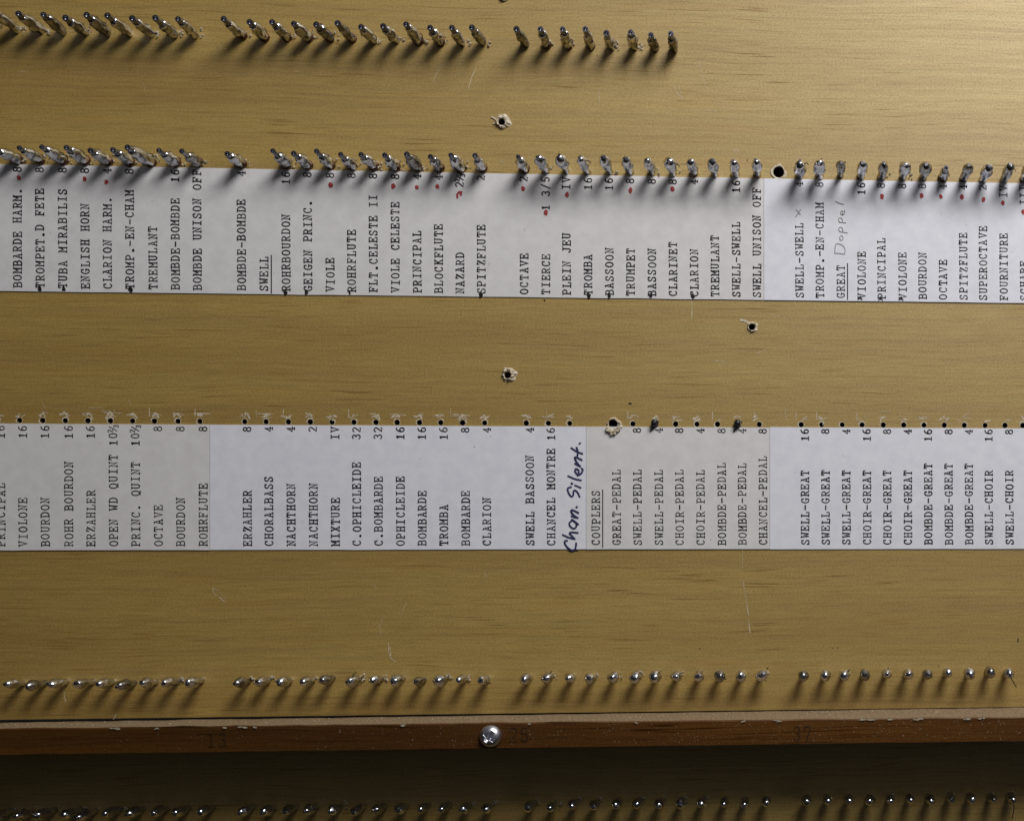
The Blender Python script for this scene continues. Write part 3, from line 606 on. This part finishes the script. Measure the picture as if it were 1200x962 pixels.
# pan head screw
def make_screw(px, py):
    base = W3(px, py, RT_ + .0003); bm = bmesh.new(); R_ = 0.0031; nr, na = 30, 96; rings = []
    for i in range(nr + 1):
        t = i / nr; ring = []
        for a in range(na):
            an = 2 * math.pi * a / na + .25
            r = R_ * t; h = 0.0021 * (max(0.0, 1 - t ** 2.6)) ** .55
            lx, lz = r * math.cos(an - .9), r * math.sin(an - .9)
            q = min(abs(lx), abs(lz)); w = 0.00040
            if max(abs(lx), abs(lz)) < 0.00175 and q < w * 1.5:
                e = min(1, max(0, (w * 1.5 - q) / (w * .6))) * min(1, (0.00175 - max(abs(lx), abs(lz))) / .0004)
                h -= 0.0013 * e
            h += 0.00005 * noise.noise(Vector((r * 900 * math.cos(an), r * 900 * math.sin(an), 3)))
            ring.append(bm.verts.new((r * math.cos(an), -h, r * math.sin(an))) if i else None)
        rings.append(ring)
    c = bm.verts.new((0, -0.0008, 0))
    for a in range(na): bm.faces.new((c, rings[1][(a + 1) % na], rings[1][a]))
    for i in range(1, nr):
        for a in range(na): bm.faces.new((rings[i][a], rings[i][(a + 1) % na], rings[i + 1][(a + 1) % na], rings[i + 1][a]))
    bmesh.ops.recalc_face_normals(bm, faces=bm.faces)
    o = obj('screw', bm, MAT['zinc'], None, True); o.location = base
    tag(o, 'shiny round headed cross slot steel screw driven into the dark rail', 'screw')
make_screw(575, 862)

# ------------------------------------------------------------------ soldered pins
def lathe(name, prof, mt, parent, seed, bump=0.10, n=16, cap=True, freq=600, sharp=()):
    """Lumpy turned body along local z."""
    bm = bmesh.new(); rings = []
    for r, z in prof:
        ring = []
        for i in range(n):
            a = 2 * math.pi * i / n; x, y = math.cos(a), math.sin(a)
            k = 1 + bump * 1.6 * noise.noise(Vector((x * r * freq + seed, y * r * freq, z * freq * .8))) + bump * noise.noise(Vector((x * r * freq * 2.6, y * r * freq * 2.6 + seed, z * freq * 2.2)))
            ring.append(bm.verts.new((x * r * k, y * r * k, z)))
        rings.append(ring)
    for A, B in zip(rings, rings[1:]):
        for i in range(n): bm.faces.new((A[i], A[(i + 1) % n], B[(i + 1) % n], B[i]))
    bm.faces.new(rings[-1])
    for k in sharp:
        for i in range(n):
            e = bm.edges.get((rings[k][i], rings[k][(i + 1) % n]))
            if e: e.smooth = False
    return obj(name, bm, MAT[mt], parent, True)

def spline(prof, k=3):
    return [(max(a, 1e-5), b) for a, b in smooth_path(prof, k)]

def strand(parent, pts, r, mt):
    bm = bmesh.new(); P = [Vector(p) for p in smooth_path3(pts)]; rings = []
    for i, p in enumerate(P):
        d = (P[min(i + 1, len(P) - 1)] - P[max(i - 1, 0)]).normalized()
        s = d.orthogonal().normalized(); t = d.cross(s)
        rings.append([bm.verts.new(p + s * r * math.cos(a * math.pi / 3) + t * r * math.sin(a * math.pi / 3)) for a in range(6)])
    for A, B in zip(rings, rings[1:]):
        for i in range(6): bm.faces.new((A[i], A[(i + 1) % 6], B[(i + 1) % 6], B[i]))
    bm.faces.new(rings[-1]); bm.faces.new(rings[0][::-1])
    return obj('wire_strand', bm, MAT[mt], parent, True)
def smooth_path3(pts, k=4):
    xy = smooth_path([(p[0], p[1]) for p in pts], k); yz = smooth_path([(p[1], p[2]) for p in pts], k)
    return [(a[0], a[1], b[1]) for a, b in zip(xy, yz)] if len(pts) > 2 else pts

Q0 = Matrix.Rotation(math.radians(90), 4, 'X').to_quaternion()       # local z -> world -y, local y -> world z
MM = 0.001
def pin_root(name, base, tilt=(0, 0)):
    from mathutils import Euler
    q = Q0 @ Euler((tilt[0], tilt[1], random.uniform(0, 6.28)), 'XYZ').to_quaternion()
    return empty(name, base, q)

def residue(parent, r, seed, q):
    """Crumbs of pale flux beside the foot of a pin (local frame; q undoes the spin so the crumbs lie to the right)."""
    bm = bmesh.new(); spin = q
    for k in range(random.randint(3, 6)):
        a = random.uniform(-.5, 1.0); d = r * random.uniform(.9, 1.9)
        p = Vector((math.cos(a) * d, math.sin(a) * d, random.uniform(.1, .7) * MM)); p = spin @ p
        bmesh.ops.create_icosphere(bm, subdivisions=1, radius=random.uniform(.18, .42) * MM, matrix=Matrix.Translation(p) @ Matrix.Rotation(random.uniform(0, 3), 4, 'Z') @ Matrix.Diagonal((1.2, .8, .8, 1)))
    for v in bm.verts: v.co += Vector([noise.noise(v.co * 4000 + Vector((seed, j * 7, 0))) * .00014 for j in range(3)])
    obj('flux_crumbs', bm, MAT['flux'], parent)

NAMES2 = {}
def nice(nm, num):
    return (nm + ' ' + num.replace('~', ' 2/3').replace('2 2/3', '2 2/3')).strip()
def desc2(i):
    x, nm, num = ROW2[i]
    if nm == 'TREMULANT': return 'TREMULANT beside TROMP.-EN-CHAM' if x < 400 else 'TREMULANT beside CLARION'
    if nm == 'TROMP.-EN-CHAM': return 'TROMP.-EN-CHAM beside CLARION HARM.' if x < 400 else 'TROMP.-EN-CHAM beside SWELL-SWELL'
    if nm == 'SWELL': return 'SWELL (heading)'
    return nice(nm, num)

def spin_inv(root):
    # local rotation that maps "right in the world" into the root's own frame
    R3 = root.rotation_quaternion.to_matrix().inverted()
    return (R3 @ Q0.to_matrix())

def slim_pin(x, y, h, seed, lump, lump_top, wire, dull, label, group, row):
    """Wire end standing out of a spindle of solder."""
    root = pin_root('soldered_pin', W3(x, y), (random.uniform(-.05, .05), random.uniform(-.05, .05)))
    tag(root, label, 'pin', group)
    L_ = lump * MM; T = lump_top * h
    z0 = T * random.uniform(.30, .44); R0 = wire * MM
    prof = [(L_ * .80, -.0004), (L_ * .90, z0 * .4), (L_ * .98, z0 * .8)]
    for q in range(9):                                    # rounded shoulder down to the wire
        t_ = q / 8.0
        prof.append((max(R0 * 1.05, R0 + (L_ - R0) * math.sqrt(max(0, 1 - t_ ** 2.2))), z0 + (T - z0) * t_))
    lathe('solder', prof, 'solder_dull' if dull else 'solder', root, seed, .27, 22, freq=620)
    w = wire * MM
    lathe('wire_end', [(w * .9, T * .6), (w, T * .8), (w, h - .0002), (w, h), (w * .62, h), (w * .55, h - .0006)], 'wire', root, seed + 3, .04, 14, sharp=(3, 4))
    inv = spin_inv(root)
    if random.random() < .75: residue(root, L_, seed, inv)
    if random.random() < .55:
        a = random.uniform(-.6, 1.2); c, s = math.cos(a), math.sin(a)
        pts = [inv @ Vector((c * r_ * MM, s * r_ * MM, z_ * MM)) for r_, z_ in ((lump * .8, 1.0), (lump * 1.15, 2.3), (lump * 1.35, 3.6), (lump * 1.15, 4.6))]
        strand(root, pts, .13 * MM, random.choice(['strand_brass', 'strand_brass', 'strand_dark', 'strand_blue']))
    if row == 2 or random.random() < .4:
        lathe('copper_collar', [(L_ * 1.0, 0), (L_ * 1.04, .5 * MM), (L_ * .98, 1.1 * MM), (L_ * .7, 1.3 * MM)], 'copper', root, seed + 9, .1, 14)
    return root

def stub_pin(x, y, h, seed, foot, head, dull, label, group, strand_kind=None, at=0.62):
    """Short pin topped by a rounded bead of solder."""
    root = pin_root('soldered_pin', W3(x, y), (random.uniform(-.02, .02), random.uniform(-.02, .02)))
    tag(root, label, 'pin', group)
    f, b = foot * MM, head * MM
    prof = spline([(f * 1.08, -.0004), (f * .92, h * .12), (f, h * .3), (b * .9, h * (at - .16)), (b, h * at), (b * .96, h * (at + .14)), (b * .72, h * .91), (b * .42, h * .975), (b * .12, h)])
    lathe('solder', prof, 'solder_dull' if dull else 'solder', root, seed, random.uniform(.16, .26), 20, freq=random.uniform(330, 480))
    bm = bmesh.new()                                   # the cut wire end that shows in the bead
    ox, oy = random.uniform(-.3, .3) * b, random.uniform(-.3, .3) * b
    bmesh.ops.create_cone(bm, cap_ends=True, segments=10, radius1=.0005, radius2=.00042, depth=.0012, matrix=Matrix.Translation((ox, oy, h * .965)))
    obj('wire_end', bm, MAT['wire'], root, False)
    inv = spin_inv(root)
    if random.random() < .4: residue(root, f * 1.2, seed, inv)
    if strand_kind:
        strand(root, [inv @ Vector(p) for p in strand_kind], .14 * MM, 'strand_dark')
    elif random.random() < .35:
        a = random.uniform(-.9, 1.4); c, s = math.cos(a), math.sin(a)
        strand(root, [inv @ Vector((c * r_ * MM, s * r_ * MM, z_ * MM)) for r_, z_ in ((head * .6, h / MM * .75), (head * 1.1, h / MM * .8), (head * 1.45, h / MM * .62))], .15 * MM, random.choice(['strand_dark', 'strand_dark', 'strand_brass']))
    return root

def near2(x):
    return min(range(len(ROW2)), key=lambda i: abs(ROW2[i][0] - x))
G1, G2 = 'soldered pins of the top row', 'soldered pins along the upper paper strips'
G4, G5 = 'soldered pins of the row above the rail', 'soldered pins of the row below the rail'
for i, x in enumerate(ROW1):
    lab = 'soldered pin of the top row straight above the typed line ' + desc2(near2(x))
    if x < 0: lab = 'soldered pin of the top row, leftmost, cut by the photo edge'
    slim_pin(x, row1_y(x) + random.uniform(-.8, .8), (10.2 + random.uniform(-.7, .6)) * MM, i * 3.1, random.uniform(1.28, 1.52), random.uniform(.70, .88), random.uniform(.80, .92), random.random() < .4, lab, G1, 1)
for i, (x, nm, num) in enumerate(ROW2):
    if nm == 'SWELL': continue
    lab = 'soldered pin at the upper end of the typed line ' + desc2(i)
    xb = x + (1.0 if x < 640 else 0) + random.uniform(-.6, .6); yb = row2_y(x) - (4.2 if x < 620 else 3.2) + random.uniform(-.6, .6)
    if nm == 'TREMULANT' and x < 400:
        r_ = slim_pin(xb - 2, yb, 11.8 * MM, i * 3.3, 1.7, .86, .85, False, 'thick double soldered pin at the upper end of the typed line ' + desc2(i), G2, 2)
    elif nm == 'GREAT':
        stub_pin(xb, yb, 11 * MM, i * 3.3, .9, 1.4, True, 'dark soldered pin at the upper end of the typed heading GREAT', G2, None, .7)
    elif x < 600 or nm in ('OCTAVE',):
        slim_pin(xb, yb, (10.2 + random.uniform(-.8, .6)) * MM, i * 3.3, random.uniform(1.4, 1.65), random.uniform(.66, .86), random.uniform(.68, .82), random.random() < .25, lab, G2, 2)
    else:
        stub_pin(xb, yb, (10.9 + random.uniform(-.8, .8)) * MM, i * 3.3, random.uniform(1.1, 1.35), random.uniform(1.5, 1.85), x > 950 and i % 2, lab, G2, None, random.uniform(.5, .68))

# lower-strip columns name the pins below them
def near3(x):
    return min(range(len(ROW3)), key=lambda i: abs(ROW3[i][0] - x))
def desc3(x):
    i = near3(x); d = abs(ROW3[i][0] - x)
    if 655 < x < 685: return 'the handwritten line next to CHANCEL MONTRE'
    return 'typed line ' + nice(ROW3[i][1], ROW3[i][2])
NX, NY = 930.0, 661.0
def base_from_tip(x, y, h):
    k = h / (H - h); return (x + k * NX) / (1 + k), (y + k * NY) / (1 + k)
for i, (x, y) in enumerate(ROW4):
    h = 7.6 * MM if x > 600 else 8.4 * MM
    bx, by = base_from_tip(x - (3 if x < 250 else 0), y, h)
    lab = 'soldered pin just above the rail, straight below ' + desc3(bx - 2)
    sk = None
    if x == 1184: sk = [(0.0004, -.0012, .006), (.0012, -.0026, .006), (.0022, -.0042, .0055)]; lab = 'soldered pin with a loose dark wire just above the rail at the right end'
    if x < 380 or (x < 600 and i % 2):
        root = stub_pin(bx, by, h, i * 4.7, .9, random.uniform(1.3, 1.5), i % 4 == 1, lab, G4, None, random.uniform(.55, .66))
    else:
        stub_pin(bx, by, h, i * 4.7, .9, random.uniform(1.45, 1.68), x > 800 and i % 3 == 0, lab, G4, sk, random.uniform(.62, .7))
for i, (x, y) in enumerate(ROW5):
    h = 8.8 * MM
    bx, by = base_from_tip(x, y, h)
    lab = 'soldered pin below the rail, straight below ' + desc3(bx - 4)
    if x < 0: lab = 'soldered pin below the rail, leftmost, cut by the photo edge'
    sk = None
    if x == 1188: sk = [(0.0, -.001, .007), (.0003, -.003, .0075), (-.0002, -.0062, .0066)]; lab = 'soldered pin with a hanging wire below the rail at the right end'
    stub_pin(bx, by, h, i * 5.3 + 2, .85, random.uniform(1.25, 1.5), False, lab, G5, sk, random.uniform(.58, .68))
# two broken stubs left in holes of the third row
for x, lab in ((767.5, 'blackened broken pin stub in the hole above the typed line SWELL-PEDAL 4'), (865, 'blackened broken pin stub in the hole above the typed line BOMBDE-PEDAL 4')):
    root = pin_root('pin_stub', W3(x, holes3_y(x)), (.1, .1)); tag(root, lab, 'pin', 'broken pin stubs in the third row')
    lathe('stub', spline([(.0008, -.002), (.00095, .0003), (.00105, .0012), (.0008, .0019), (.0003, .0022)]), 'strand_dark', root, x, .3, 14)
    inv = spin_inv(root)
    strand(root, [inv @ Vector(p) for p in ((-.0002, -.0006, .0012), (-.0006, -.0014, .001), (-.0013, -.002, .0006))], .22 * MM, 'strand_dark')
    strand(root, [inv @ Vector(p) for p in ((.0003, .0004, .001), (.0009, .0009, .0014), (.0012, .0002, .001))], .18 * MM, 'wire')

sc.render.resolution_x, sc.render.resolution_y = 1024, 820
